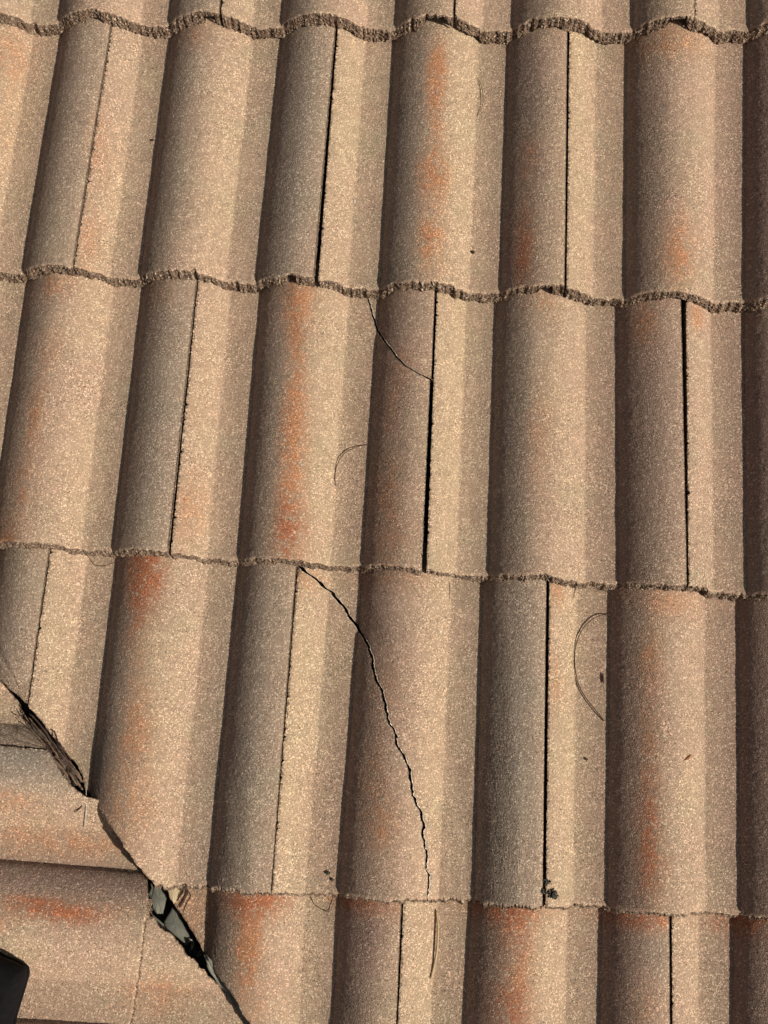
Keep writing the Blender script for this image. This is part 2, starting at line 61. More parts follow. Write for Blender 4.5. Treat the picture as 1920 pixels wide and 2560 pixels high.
class NB:
    def __init__(s, nt): s.nt = nt; s.n = nt.nodes; s.l = nt.links
    def _set(s, sock, v):
        if hasattr(v, 'links') or isinstance(v, bpy.types.NodeSocket): s.l.new(v, sock)
        else: sock.default_value = v
    def math(s, op, a, b=0.0, c=None, clamp=False):
        n = s.n.new('ShaderNodeMath'); n.operation = op; n.use_clamp = clamp
        s._set(n.inputs[0], a); s._set(n.inputs[1], b)
        if c is not None: s._set(n.inputs[2], c)
        return n.outputs[0]
    def vmath(s, op, a, b):
        n = s.n.new('ShaderNodeVectorMath'); n.operation = op
        s._set(n.inputs[0], a); s._set(n.inputs[1], b)
        return n.outputs[0]
    def noise(s, vec, scale, detail=2.0, rough=0.5):
        n = s.n.new('ShaderNodeTexNoise'); n.inputs['Scale'].default_value = scale
        n.inputs['Detail'].default_value = detail; n.inputs['Roughness'].default_value = rough
        s.l.new(vec, n.inputs['Vector']); return n.outputs[0]
    def voro(s, vec, scale):
        n = s.n.new('ShaderNodeTexVoronoi'); n.inputs['Scale'].default_value = scale
        s.l.new(vec, n.inputs['Vector']); return n.outputs['Color']
    def mix(s, f, a, b, mode='MIX'):
        n = s.n.new('ShaderNodeMix'); n.data_type = 'RGBA'; n.blend_type = mode
        s._set(n.inputs[0], f); s._set(n.inputs[6], a); s._set(n.inputs[7], b)
        return n.outputs[2]
    def ramp(s, f, pts):
        n = s.n.new('ShaderNodeValToRGB'); cr = n.color_ramp
        while len(cr.elements) < len(pts): cr.elements.new(0.5)
        for e, (p, v) in zip(cr.elements, pts):
            e.position = p; e.color = (v, v, v, 1) if not isinstance(v, tuple) else v
        s.l.new(f, n.inputs[0]); return n.outputs[0]

def tile_material(name, butt=False):
    m, n, l = new_mat(name)
    b = NB(m.node_tree)
    bs = n['Principled BSDF']
    tc = n.new('ShaderNodeTexCoord')
    oi = n.new('ShaderNodeObjectInfo')
    off = n.new('ShaderNodeCombineXYZ')
    for i, k in enumerate((13.7, 7.1, 5.3)):
        l.new(b.math('MULTIPLY', oi.outputs['Random'], k), off.inputs[i])
    P = b.vmath('ADD', tc.outputs['Object'], off.outputs[0])
    U = b.vmath('ADD', tc.outputs['UV'], off.outputs[0])
    Us = b.vmath('MULTIPLY', U, (1.0, 0.35, 1.0))
    def att(nm):
        a = n.new('ShaderNodeAttribute'); a.attribute_name = nm; return a
    big = b.noise(Us, 22.0, 3.0, 0.6)
    mid = b.noise(P, 75.0, 4.0, 0.65)
    fine = b.noise(P, 260.0, 2.0, 0.6)
    grit = b.noise(P, 620.0, 1.0, 0.5)
    if not butt:
        A = att('pig_a'); B = att('pig_b')
        sa = n.new('ShaderNodeSeparateColor'); l.new(A.outputs['Color'], sa.inputs[0])
        sb = n.new('ShaderNodeSeparateColor'); l.new(B.outputs['Color'], sb.inputs[0])
        col = b.mix(b.ramp(big, [(0.35, 0.0), (0.65, 1.0)]), (.425, .299, .206, 1), (.332, .233, .159, 1))
        m1 = b.ramp(b.noise(U, 17.0, 4.0, .65), [(0.46, 0.0), (0.64, 1.0)])
        m2 = b.ramp(b.noise(b.vmath('ADD', U, (3.7, 9.1, 0.0)), 21.0, 4.0, .65), [(0.46, 0.0), (0.64, 1.0)])
        col = b.mix(b.math('MULTIPLY', m1, 0.5), col, (.335, .275, .175, 1))
        col = b.mix(b.math('MULTIPLY', m2, 0.38), col, (.39, .255, .18, 1))
        # soft airbrushed pigments broken up by the grain; grey and mauve also hold painted shade
        brk = b.math('ADD', b.math('ADD', b.math('MULTIPLY', mid, .9), b.math('MULTIPLY', fine, .5)), b.math('MULTIPLY', b.noise(Us, 48.0, 2.0, .6), .6))
        def lay(col, fac, c, k=1.0, soft=0.75):
            f = b.math('MULTIPLY', fac, b.math('ADD', b.math('MULTIPLY', b.math('SUBTRACT', brk, 1.0), 2.0 * soft), 1.0))
            f = b.math('MULTIPLY', f, k, clamp=True)
            return b.mix(f, col, c)
        col = lay(col, sb.outputs[1], (.46, .30, .215, 1), 0.7, .5)        # pink
        col = lay(col, sb.outputs[0], (.48, .36, .22, 1), 0.6, .4)        # yellow
        col = lay(col, sa.outputs[2], (.25, .205, .16, 1), 0.78, .6)       # grey, partly painted shade on roll sides turned from the sun
        col = lay(col, sb.outputs[2], (.27, .175, .135, 1), 0.8, .5)       # mauve brown, partly shade painted into the darker right-hand rolls
        col = lay(col, sa.outputs[0], (.40, .195, .10, 1), 0.8, 2.0)       # orange
        col = lay(col, sa.outputs[1], (.34, .135, .068, 1), 0.85, 1.9)        # rust red
        E = att('edge')
        e = b.math('SUBTRACT', 1.0, b.math('MULTIPLY', E.outputs['Fac'], 0.14), clamp=True)
        chips = b.ramp(b.math('MULTIPLY', e, fine), [(0.36, 0.0), (0.46, 1.0)])
        col = b.mix(b.math('MULTIPLY', chips, 0.75), col, (.075, .05, .03, 1))
        K = att('crack')
        ce = b.math('SUBTRACT', 1.0, b.math('MULTIPLY', K.outputs['Fac'], 0.30), clamp=True)
        pale = b.ramp(b.math('MULTIPLY', ce, b.math('ADD', fine, .12)), [(0.38, 0.0), (0.50, 1.0)])
        col = b.mix(b.math('MULTIPLY', pale, 0.8), col, (.62, .50, .38, 1))
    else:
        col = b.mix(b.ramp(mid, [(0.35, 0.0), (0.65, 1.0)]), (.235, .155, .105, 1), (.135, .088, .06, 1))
    v = b.voro(P if not butt else b.vmath('MULTIPLY', P, (1.0, 1.0, .5)), 880.0 if not butt else 640.0)
    sv = n.new('ShaderNodeSeparateColor'); l.new(v, sv.inputs[0])
    if butt:
        bf = b.ramp(sv.outputs[2], [(0.80, 0.0), (0.86, 1.0)])
        col = b.mix(b.math('MULTIPLY', bf, 0.6), col, (.50, .40, .29, 1))
    gr = b.ramp(sv.outputs[0], [(0.0, 0.2), (0.06, 0.36), (0.14, 0.56), (0.5, 0.62), (0.86, 0.69), (0.91, 1.15), (1.0, 1.45)])
    k = b.math('MULTIPLY', b.math('MULTIPLY', gr, 1.52), b.math('ADD', b.math('ADD', b.math('MULTIPLY', mid, .5), b.math('MULTIPLY', big, .35)), .575))
    lot = b.ramp(b.noise(U, 14.0, 3.0, .6), [(0.38, 0.68), (0.62, 1.0)])
    avg = b.math('MULTIPLY', b.math('ADD', b.math('ADD', b.math('MULTIPLY', mid, .5), b.math('MULTIPLY', big, .35)), .575), 1.02)
    k = b.math('ADD', b.math('MULTIPLY', k, lot), b.math('MULTIPLY', avg, b.math('SUBTRACT', 1.0, lot)))
    col = b.mix(1.0, col, k, 'MULTIPLY')
    # sparse pale quartz grains
    q = b.voro(P, 640.0)
    sq = n.new('ShaderNodeSeparateColor'); l.new(q, sq.inputs[0])
    qf = b.ramp(sq.outputs[1], [(0.955, 0.0), (0.968, 1.0)])
    col = b.mix(b.math('MULTIPLY', qf, 0.5), col, (.72, .62, .46, 1))
    l.new(col, bs.inputs['Base Color'])
    bs.inputs['Roughness'].default_value = 0.9
    bs.inputs['Specular IOR Level'].default_value = 0.25
    hgt = b.math('ADD', b.math('MULTIPLY', b.noise(P, 900.0, 1.0, .5), 0.75), b.math('ADD', b.math('MULTIPLY', grit, 0.4), b.math('MULTIPLY', fine, 0.35)))
    bp = n.new('ShaderNodeBump')
    bp.inputs['Strength'].default_value = 0.75 if not butt else 1.0
    bp.inputs['Distance'].default_value = 0.0013 if not butt else 0.003
    l.new(hgt, bp.inputs['Height'])
    l.new(bp.outputs[0], bs.inputs['Normal'])
    return m

def plain(name, c1, c2, scale, rough=0.8, metal=0.0, bump=0.0, dist=0.001):
    m, n, l = new_mat(name)
    b = NB(m.node_tree); bs = n['Principled BSDF']
    tc = n.new('ShaderNodeTexCoord')
    f = b.noise(tc.outputs['Object'], scale, 4.0, 0.65)
    col = b.mix(b.ramp(f, [(0.35, 0.0), (0.65, 1.0)]), c1 + (1,), c2 + (1,))
    l.new(col, bs.inputs['Base Color'])
    bs.inputs['Roughness'].default_value = rough
    bs.inputs['Metallic'].default_value = metal
    if bump:
        bp = n.new('ShaderNodeBump'); bp.inputs['Strength'].default_value = bump
        bp.inputs['Distance'].default_value = dist
        l.new(b.noise(tc.outputs['Object'], scale * 3, 3.0, 0.6), bp.inputs['Height'])
        l.new(bp.outputs[0], bs.inputs['Normal'])
    return m

MAT_TOP = tile_material('sand_faced_concrete')
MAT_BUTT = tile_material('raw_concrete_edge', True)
MAT_FELT = plain('bitumen_felt', (.02, .017, .015), (.035, .028, .024), 200, .95, 0, .4)
MAT_ZINC = plain('weathered_metal', (.10, .105, .085), (.17, .165, .13), 60, .7, .15, .3)
MAT_NEEDLE = plain('dry_needle', (.05, .025, .012), (.10, .05, .022), 300, .6)
MAT_STRAW = plain('bleached_straw', (.50, .38, .22), (.36, .25, .13), 300, .6)
MAT_LEAF = plain('dead_leaf', (.10, .062, .038), (.19, .125, .08), 240, .75, 0, .6)
MAT_LIP = plain('brightened_metal', (.30, .30, .24), (.17, .17, .13), 90, .8, 0, .3)  # metal coloured paler so the strip still reads in the valley shade
MAT_LEAF2 = plain('dark_dead_leaf', (.045, .027, .018), (.10, .065, .045), 240, .8, 0, .6)
MAT_TWIG = plain('dark_twig', (.03, .015, .01), (.07, .03, .014), 200, .8, 0, .5)
MAT_RUST = plain('rusty_leaf', (.30, .09, .02), (.16, .05, .015), 300, .7)
MAT_MOSS = plain('dried_moss', (.035, .032, .022), (.12, .115, .085), 500, .95, 0, 1.0, .002)
MAT_PALE = plain('pale_mortar', (.62, .56, .48), (.50, .42, .33), 300, .9, 0, .5)
MAT_CREAM = plain('cream_chip', (.44, .34, .2), (.5, .4, .26), 200, .9, 0, .4)
MAT_WEB = plain('pale_fibre', (.5, .47, .4), (.4, .37, .3), 200, .6)
MAT_BLACK = plain('black_rubber', (.005, .0045, .005), (.008, .007, .008), 150, .9, 0, .2)
MAT_BLACK.node_tree.nodes['Principled BSDF'].inputs['Specular IOR Level'].default_value = 0.12

# ------------------------------------------------------------------ object helpers
def tag(o, label=None, cat=None, group=None, kind=None):
    if label: o['label'] = label
    if cat: o['category'] = cat
    if group: o['group'] = group
    if kind: o['kind'] = kind
    return o

def link_mesh(name, verts, faces, mats, origin, parent=None, fmat=None, smooth=None, attrs=None, uv=None):
    """verts in mm in the slope frame; origin in mm"""
    me = bpy.data.meshes.new(name)
    v = (np.asarray(verts, float) - np.asarray(origin, float)) * MM
    me.from_pydata(v.tolist(), [], faces if isinstance(faces, list) else faces.tolist())
    for m in mats: me.materials.append(m)
    if fmat is not None: me.polygons.foreach_set('material_index', np.asarray(fmat, dtype=np.int32))
    if smooth is not None: me.polygons.foreach_set('use_smooth', np.asarray(smooth, dtype=bool))
    if attrs:
        for k, a in attrs.items():
            a = np.asarray(a, dtype=np.float32)
            if a.ndim == 2:
                at = me.attributes.new(k, 'FLOAT_COLOR', 'POINT')
                at.data.foreach_set('color', np.concatenate([a, np.ones((len(a), 1), np.float32)], 1).ravel())
            else:
                at = me.attributes.new(k, 'FLOAT', 'POINT'); at.data.foreach_set('value', a)
    if uv is not None:
        ul = me.uv_layers.new(name='UVMap')
        li = np.zeros(len(me.loops), dtype=np.int32); me.loops.foreach_get('vertex_index', li)
        ul.data.foreach_set('uv', np.asarray(uv, np.float32)[li].ravel())
    me.update()
    o = bpy.data.objects.new(name, me)
    COL.objects.link(o)
    if parent is not None: o.parent = parent
    else: o.matrix_world = M @ Matrix.Translation(Vector(origin) * MM)
    return o

def root(name, origin):
    e = bpy.data.objects.new(name, None)
    e.empty_display_size = 0.03
    COL.objects.link(e)
    e.matrix_world = M @ Matrix.Translation(Vector(origin) * MM)
    return e

# ------------------------------------------------------------------ roof tile
H = 29.0            # height of a roll above the pan
DZ = D['DZ']        # how much one course stands above the next
THICK = 18.6
def prof(f, pw=.76):
    f = np.mod(f, 1.0)
    a = H * np.sin(np.pi / 2 * np.clip((f - .024) / .356, 0, 1)) ** pw
    t = np.clip((f - .38) / .38, 0, 1)
    b = H * np.cos(np.pi / 2 * t ** 1.15)
    pan = -0.9 * np.sin(np.pi * np.clip((f - .76) / .24, 0, 1))
    return np.where(f < .38, a, np.where(f < .76, b, pan))

def kn(d):
    ks = sorted(int(k) for k in d); return np.array(ks, float), np.array([d[str(k)] for k in ks])
class Main:
    """course j of the main slope: (u, v, height) -> mm"""
    pw = .76
    def __init__(s, j):
        s.xt, s.xb, s.yt, s.yb = (kn(D[q][str(j)]) for q in ('XT', 'XB', 'YT', 'YB'))
        s.pig = D['PG'][str(j)]
    def pos(s, u, v, hh, out=0.0):
        x = np.interp(u, *s.xt) * (1 - v) + np.interp(u, *s.xb) * v
        y = np.interp(u, *s.yt) * (1 - v) + np.interp(u, *s.yb) * v
        return np.stack([x, y + 0.055 * hh - out, DZ * v + hh], -1)
class Side:
    """course of the slope across the valley; d = where its lower edge lies"""
    pw = .60
    def __init__(s, d0, piv=0.0):
        s.d0 = d0; s.pig = None; s.piv = piv
        s.o = np.array(FR['O0']); s.n = np.array(FR['nB']); s.d = np.array(FR['dB']); s.t = np.array(FR['tB'])
        s.pig = [list(p) for p in D['PG']['B']]
        if d0 > 0:
            for p in s.pig: p[1] -= 1.0
    def pos(s, u, v, hh, out=0.0):
        t = np.interp(u, [-2, -1, 0, 1, 2, 3, 4], [-337, -184, -31, 122, 282, 440, 600])
        d = s.d0 + 343 * v - 0.055 * hh + out
        z = DZ * v + hh
        return s.o + d[..., None] * s.d + t[..., None] * s.t + z[..., None] * s.n

PIG = {'O': 0, 'R': 1, 'G': 2, 'Y': 3, 'P': 4, 'M': 5}
def pigments(pig, u, v, u0, u1):
    out = np.zeros(u.shape + (6,))
    for (pu, pv, ru, rv, st, ty) in pig:
        if not (u0 - .02 <= pu <= u1 + .02): continue
        g = np.exp(-(((u - pu) / (ru * 1.32)) ** 2) - (((v - pv) / (rv * 1.15)) ** 2))
        out[..., PIG[ty]] += st * g * .95
    return np.clip(out, 0, 1.35)

def smooth_noise(rng, n, k):
    a = rng.standard_normal(n + 4 * k)
    w = np.hanning(2 * k + 1); w /= np.sqrt((w ** 2).sum())
    return np.convolve(a, w, 'same')[2 * k:2 * k + n]

def tile_mesh(name, fr, ul, ur, v0, v1, seed, origin=None, parent=None, jl=.22, jr=.25, chips=True,
              tw=(0, 0, 0), span=None, butt=True, lift=0.0, jb=1.0, rag=(0.0, 0.0), notch=(), crack=(0, 0)):
    """one tile (or one piece of a broken tile): region ul(v) < u < ur(v), with its worn lower edge.
    ul/ur are lists of (v, u) or numbers; tw = small extra tilt (mm at left, mm at right, mm at the lower edge)"""
    rng = np.random.default_rng(seed)
    def bound(b, v):
        if isinstance(b, (int, float)): return np.full_like(v, float(b))
        b = sorted(b); return np.interp(v, [p[0] for p in b], [p[1] for p in b])
    W = 150.0
    nv = max(4, int((v1 - v0) * 343 / 1.9))
    v = np.linspace(v0, v1, nv)
    UL = bound(ul, v); UR = bound(ur, v)
    wmax = (UR - UL).max() * W
    nu = max(4, int(wmax / 1.75))
    # chipped long edges
    chip = smooth_noise(rng, nv, 1) * jl
    if chips:
        c = (rng.random(nv) < .05) * rng.uniform(.6, 2.6, nv); chip = chip + np.maximum(0, c)
    if rag[0]: chip = chip + smooth_noise(rng, nv, 5) * rag[0] + smooth_noise(rng, nv, 2) * rag[0] * .5
    cr = smooth_noise(rng, nv, 1) * jr * .7
    if rag[1]: cr = cr + smooth_noise(rng, nv, 5) * rag[1]
    UL = UL + chip / W; UR = UR - np.abs(cr) / W
    UR = np.maximum(UR, UL + .004)
    s = np.linspace(0, 1, nu)
    U = UL[:, None] * (1 - s) + UR[:, None] * s
    V = np.repeat(v[:, None], nu, 1)
    # worn lower arris
    if butt:
        jag = smooth_noise(rng, nu, 2) * .6 + smooth_noise(rng, nu, 7) * .8 + rng.standard_normal(nu) * .35 - 2.2 * np.maximum(0, smooth_noise(rng, nu, 3) - 1.5)
        jag *= jb
        V[-1] += jag / 343; V[-2] += .5 * jag / 343
    HH = prof(U, fr.pw) + rng.standard_normal(U.shape) * .16
    # wide gentle unevenness
    HH += .5 * smooth_noise(rng, nu, 14)[None, :] * .5 + .35 * smooth_noise(rng, nv, 18)[:, None]
    s0, s1 = span if span else (U.min(), U.max())
    sl = (U - s0) / max(1e-3, s1 - s0)
    tr = rng.normal(0, .45, 3)
    if parent is None: HH += tr[0] * (1 - sl) + tr[1] * sl + tr[2] * (sl - .5) * (V - .5) * 2
    HH += tw[0] * (1 - sl) + tw[1] * sl + tw[2] * np.clip(V, 0, 1) + lift
    if butt: HH[-1] -= 1.1 + np.abs(rng.standard_normal(nu)) * .5
    top = fr.pos(U, V, HH)
    pg = pigments(fr.pig, U, V, s0, s1)
    edge = (U - UL[:, None]) * W
    crk = np.full(U.shape, 50.0)
    if crack[0]: crk = np.minimum(crk, edge)
    if crack[1]: crk = np.minimum(crk, (UR[:, None] - U) * W)
    vs = [top.reshape(-1, 3)]
    pa = [pg[..., :3].reshape(-1, 3)]; pb = [pg[..., 3:].reshape(-1, 3)]
    ed = [edge.ravel()]; ck = [crk.ravel()]; uvs = [np.stack([U * .15, V * .343], -1).reshape(-1, 2)]
    idx = np.arange(nu * nv).reshape(nv, nu)
    F = [np.stack([idx[:-1, :-1], idx[1:, :-1], idx[1:, 1:], idx[:-1, 1:]], -1).reshape(-1, 4)]
    fm = [np.zeros(len(F[0]), int)]; sm = [np.ones(len(F[0]), bool)]
    n0 = nu * nv
    def add(pts, U_, V_):
        nonlocal n0
        k = len(pts)
        vs.append(pts); pa.append(np.zeros((k, 3))); pb.append(np.zeros((k, 3))); ed.append(np.full(k, 50.0)); ck.append(np.full(k, 50.0))
        uvs.append(np.stack([U_ * .15, V_ * .343], -1)); n0 += k
        return np.arange(n0 - k, n0)
    if butt:
        nb = 13
        nt = np.clip(.11 + .12 * smooth_noise(rng, nu, 9) + .05 * smooth_noise(rng, nu, 2), 0, .4)
        for (cu, hw, dep) in notch:
            nt = np.maximum(nt, dep * np.clip(1.25 - np.abs((U[-1] - cu) / hw) ** 3 + smooth_noise(rng, nu, 2) * .12, 0, 1))
        prev = idx[-1]
        g0 = rng.standard_normal((nb, nu)) * .85
        for r in range(1, nb + 1):
            q = r / nb
            out = (1.2 + 3.0 * q ** .8) * (1 - nt) + g0[r - 1] + .35 * smooth_noise(rng, nu, 2) * (1 - .6 * q)
            drop = THICK * q * (1 - nt)
            hh = HH[-1] - drop
            p = fr.pos(U[-1], V[-1], hh, out)
            # keep the face perpendicular to the tile
            cur = add(p, U[-1], V[-1])
            F.append(np.stack([prev[:-1], cur[:-1], cur[1:], prev[1:]], -1)); fm.append(np.ones(nu - 1, int)); sm.append(np.zeros(nu - 1, bool))
            prev = cur
    # long sides: 3 steps down
    for side in (0, -1):
        prev = idx[:, side]
        for r in range(1, 4):
            p = fr.pos(U[:, side], V[:, side], HH[:, side] - THICK * r / 3.0)
            sgn = (-1 if side == 0 else 1)
            p = p + rng.standard_normal(p.shape) * np.array([.3, 0, .25])
            cur = add(p, U[:, side], V[:, side])
            q = np.stack([prev[:-1], prev[1:], cur[1:], cur[:-1]], -1)
            F.append(q if side == 0 else q[:, ::-1]); fm.append(np.ones(nv - 1, int)); sm.append(np.zeros(nv - 1, bool))
            prev = cur
    # underside, coarse
    iv = np.unique(np.linspace(0, nv - 1, 12).astype(int)); iu = np.unique(np.linspace(0, nu - 1, max(4, nu // 3)).astype(int))
    Ub = U[np.ix_(iv, iu)]; Vb = V[np.ix_(iv, iu)]; Hb = HH[np.ix_(iv, iu)] - THICK
    if butt: Hb[-1] += THICK * nt[iu]; Hb[-2] += THICK * nt[iu]
    p = fr.pos(Ub, Vb, Hb)
    cur = add(p.reshape(-1, 3), Ub.ravel(), Vb.ravel()).reshape(len(iv), len(iu))
    q = np.stack([cur[:-1, :-1], cur[:-1, 1:], cur[1:, 1:], cur[1:, :-1]], -1).reshape(-1, 4)
    F.append(q); fm.append(np.ones(len(q), int)); sm.append(np.ones(len(q), bool))
    vv = np.concatenate(vs); ff = np.concatenate(F)
    if origin is None: origin = top[nv // 2, nu // 2]
    o = link_mesh(name, vv, ff, [MAT_TOP, MAT_BUTT], origin, parent, np.concatenate(fm), np.concatenate(sm),
                  dict(pig_a=np.concatenate(pa), pig_b=np.concatenate(pb), edge=np.concatenate(ed), crack=np.concatenate(ck)), np.concatenate(uvs))
    return o

# joints: (course, roll) -> ((u, v) top, (u, v) bottom, gap in mm at top, at bottom)
JT = {}
for key, (a, b) in D['Jn']:
    JT[tuple(key)] = (a, b)
GAP = {(0, 1): (2.2, 2.2), (0, 3): (2.2, 2.2), (0, 5): (.3, .3), (1, 0): (.8, 1.2), (1, 2): (2.8, 5.0), (1, 4): (2.5, 2.1),
       (2, 1): (1.7, 2.7), (2, 3): (2.4, 3.6), (2, 5): (6.0, 2.0), (3, 0): (1.5, 2.2), (3, 2): (1.6, .7),
       (3, 4): (3.4, 3.6), (4, 3): (1.9, 1.6), (4, 5): (2.6, 2.2)}
def joint(j, k, side):
    """edge line of the joint, as (v, u) pairs; side -1 = tile on its left, +1 = tile on its right"""
    if (j, k) in JT and j > 0:
        (ua, va), (ub, vb_) = JT[(j, k)]
        if abs(vb_ - va) < .2: ub = ua
        sl = (ub - ua) / max(.2, (vb_ - va))
        f = lambda v: ua + sl * (v - va)
    else:
        c = {(0, 1): .512, (0, 3): .517}.get((j, k), .515)
        f = lambda v: k + c
    g0, g1 = GAP.get((j, k), (2.0, 2.5))
    return [(v, f(v) + side * .5 * (g0 + (g1 - g0) * v) / 150.0) for v in (-.12, 0., .5, 1.02)]
def jl(j, k): return joint(j, k, 1)
def jr(j, k): return joint(j, k, -1)
def both(a, b, fn, n=60, v0=-.12, v1=1.02):
    vv = np.linspace(v0, v1, n)
    ia = lambda L: np.interp(vv, [p[0] for p in sorted(L)], [p[1] for p in sorted(L)])
    return list(zip(vv.tolist(), fn(ia(a), ia(b)).tolist()))
def cross(a, b, v0=-.12, v1=1.0):
    """v where line a first exceeds line b"""
    vv = np.linspace(v0, v1, 800)
    ia = lambda L: np.interp(vv, [p[0] for p in sorted(L)], [p[1] for p in sorted(L)])
    w = np.where(ia(a) > ia(b) - .01)[0]
    return float(vv[w[0]]) if len(w) else v1

# ================================================================== large structure
def pt(x, y, z): return [x, y, z]
o0 = np.array(FR['O0']); tv = np.cross(np.array([0, 0, 1.0]), np.array(FR['nB'])); tv /= np.linalg.norm(tv)
if tv[1] > 0: tv = -tv
dB, tB, nB = (np.array(FR[k]) for k in ('dB', 'tB', 'nB'))
def sheet(name, pts, thick, nrm, mat):
    pts = [np.array(p, float) for p in pts]; nrm = np.array(nrm, float)
    v = pts + [p - nrm * thick for p in pts]; n = len(pts)
    f = [list(range(n)), list(range(2 * n - 1, n - 1, -1))] + [[i, i + n, (i + 1) % n + n, (i + 1) % n] for i in range(n)]
    return link_mesh(name, v, f, [mat], pts[0])
zb = -46.0
va_ = o0 - tv * 1500; vb_ = o0 + tv * 1500
dn = np.array([0, 0, 1.0])
tag(sheet('roof_underlay', [va_ + dn * zb, vb_ + dn * zb, vb_ + [1900, 200, 0] + dn * zb, np.array([2000, 900, 0]) + dn * zb, np.array([va_[0], 900, 0]) + dn * zb], 4, dn, MAT_FELT), kind='structure')
va2 = va_ + nB * zb; vb2 = vb_ + nB * zb
tag(sheet('valley_underlay', [va2 + [-0.5, 0, 0], va2 - dB * 1500, vb2 - dB * 2500, vb2 + [-0.5, 0, 0]], 4, nB, MAT_FELT), kind='structure')

# ================================================================== roof tiles of the main slope
GRP = 'double roll concrete tiles of the main roof slope'
CAT = 'roof tile'
C = [Main(j) for j in range(5)]
VT = -.10     # hidden head under the course above
def whole(j, k, label, seed, tw=(0, 0, 0), vend=1.0, notch=()):
    o = tile_mesh('concrete_tile', C[j], jl(j, k), jr(j, k + 2), VT if j else .55, vend, seed, span=(k + .515, k + 2.515), tw=tw, notch=notch)
    return tag(o, label, CAT, GRP)

whole(0, -1, 'pinkish tile cut by the top left corner of the photo', 11, notch=[(1.42, .05, .7)])
whole(0, 1, 'tile of the topmost row between its two dark joints', 12, (0, 0, -.4), notch=[(3.38, .11, .85)])
whole(0, 3, 'tile of the topmost row directly right of its second dark joint', 13, notch=[(5.38, .09, .85)])
whole(0, 5, 'dark tile sliver in the top right corner of the photo', 14, (0, 0, .5))
whole(1, -2, 'sunlit pinkish tile at the upper left edge, left of the hairline joint', 21)
whole(1, 0, 'plain tan tile of the second row between the hairline joint and a wide black joint', 22, (.5, 0, 0), notch=[(2.33, .035, .9)])
whole(1, 2, 'tile with separate bright orange blotches down its roll and a small dark pebble', 23, (0, .4, .4), notch=[(4.37, .06, .8)])
whole(1, 4, 'second row tile at the right edge with an ochre patch low on its roll', 24)
whole(2, -1, 'pale pink tile at the left edge with a thin broken red streak', 31)

def shift(L, d): return [(v, u + d) for v, u in L]
def jag(L, amp, seed, n=90):
    rng = np.random.default_rng(seed)
    vv = np.linspace(L[0][0], L[-1][0], n)
    uu = np.interp(vv, [p[0] for p in L], [p[1] for p in L])
    uu = uu + (smooth_noise(rng, n, 2) * amp + smooth_noise(rng, n, 5) * amp * .7) / 150
    return list(zip(vv.tolist(), uu.tolist()))

# third row: a corner has broken off this tile along a curved crack
CR1 = [(v, u) for u, v in D['cr1']]
CR1 = jag([(-.12, CR1[0][1] - .04)] + CR1, .30, 71)
oc = C[2].pos(np.array([2.5]), np.array([.5]), np.array([30.]))[0]
e = root('concrete_tile', oc)
R3 = jr(2, 3)
minf = lambda a, b: np.minimum(a, b)
maxf = lambda a, b: np.maximum(a, b)
R3low = [(-.12, R3[0][1]), (.33, float(np.interp(.33, [p[0] for p in R3], [p[1] for p in R3]))), (.342, float(np.interp(.34, [p[0] for p in R3], [p[1] for p in R3])) - .010), (1.02, R3[-1][1] - .012)]
tile_mesh('tile_body', C[2], jl(2, 1), both(shift([(v + .0024, u) for v, u in CR1] + [(1.02, 9.)], -.005), R3low, minf, 400), VT, 1.0, 331, oc, e, span=(1.5, 3.5), crack=(0, 1))
tile_mesh('broken_corner', C[2], shift([(v - .0024, u) for v, u in CR1], .004), R3, VT, .333, 332, oc, e, span=(1.5, 3.5), butt=False, chips=False, lift=-1.6, jl=.35, crack=(1, 0))
tag(e, 'tile with one long orange streak and its upper right corner snapped off', CAT, GRP)
whole(2, 3, 'tile with a strong yellow band, right of the joint the short crack runs into', 33, (0, .3, 0))
whole(2, 5, 'third row tile at the right edge with an orange smear beside its black joint', 34, (0, 0, .3))

# fourth row
VM3 = [(v, u) for u, v in D['VM3']]
VM3 = jag([(-.12, VM3[0][1] - 2.1)] + VM3 + [(1.02, VM3[-1][1] + .03)], .6, 72, 160)
L = jl(3, 0)
vc = cross(VM3, jr(3, 0))
tag(tile_mesh('concrete_tile', C[3], both([(-.12, -1.485), (1.02, -1.485)], VM3, maxf), jr(3, 0), VT, vc, 41, span=(-1.485, .515), butt=False, jl=.3, rag=(.3, 0)),
    'pale grey green tile at the left edge, sawn to a point at the valley', CAT, GRP)
tag(tile_mesh('concrete_tile', C[3], both(L, VM3, maxf, 200), jr(3, 2), VT, 1.0, 42, span=(.515, 2.515), rag=(.2, 0)),
    'tile with a rust red head, cut diagonally along the valley', CAT, GRP)
CR2 = [(v, u) for u, v in D['cr2']]
CR2 = jag(CR2 + [(1.02, CR2[-1][1] + .004)], .85, 73, 170)
oc = C[3].pos(np.array([3.5]), np.array([.5]), np.array([30.]))[0]
e = root('concrete_tile', oc)
def widen(L, sgn, k=1.0):
    o = []
    for v, u in L:
        w = np.interp(v, [0, .03, .1, .22, .5, .8, 1.0], [5.4, 5.0, 4.2, 2.8, 2.4, 2.2, .7]) * k
        o.append((v, u + sgn * .5 * w / 150))
    return o
tile_mesh('broken_piece', C[3], jl(3, 2), widen(CR2, -1), .008, 1.0, 431, oc, e, span=(2.515, 4.515), jr=.5, lift=.6, crack=(0, 1))
H2 = [(-.12, jl(3, 2)[0][1])] + [(-.001, jl(3, 2)[1][1])] + [p for p in widen(CR2, 1) if p[0] > .002]
tile_mesh('broken_piece', C[3], H2, jr(3, 4), VT, 1.0, 432, oc, e, span=(2.515, 4.515), chips=False, jl=.5, tw=(-2.6, 0, 0), crack=(1, 0))
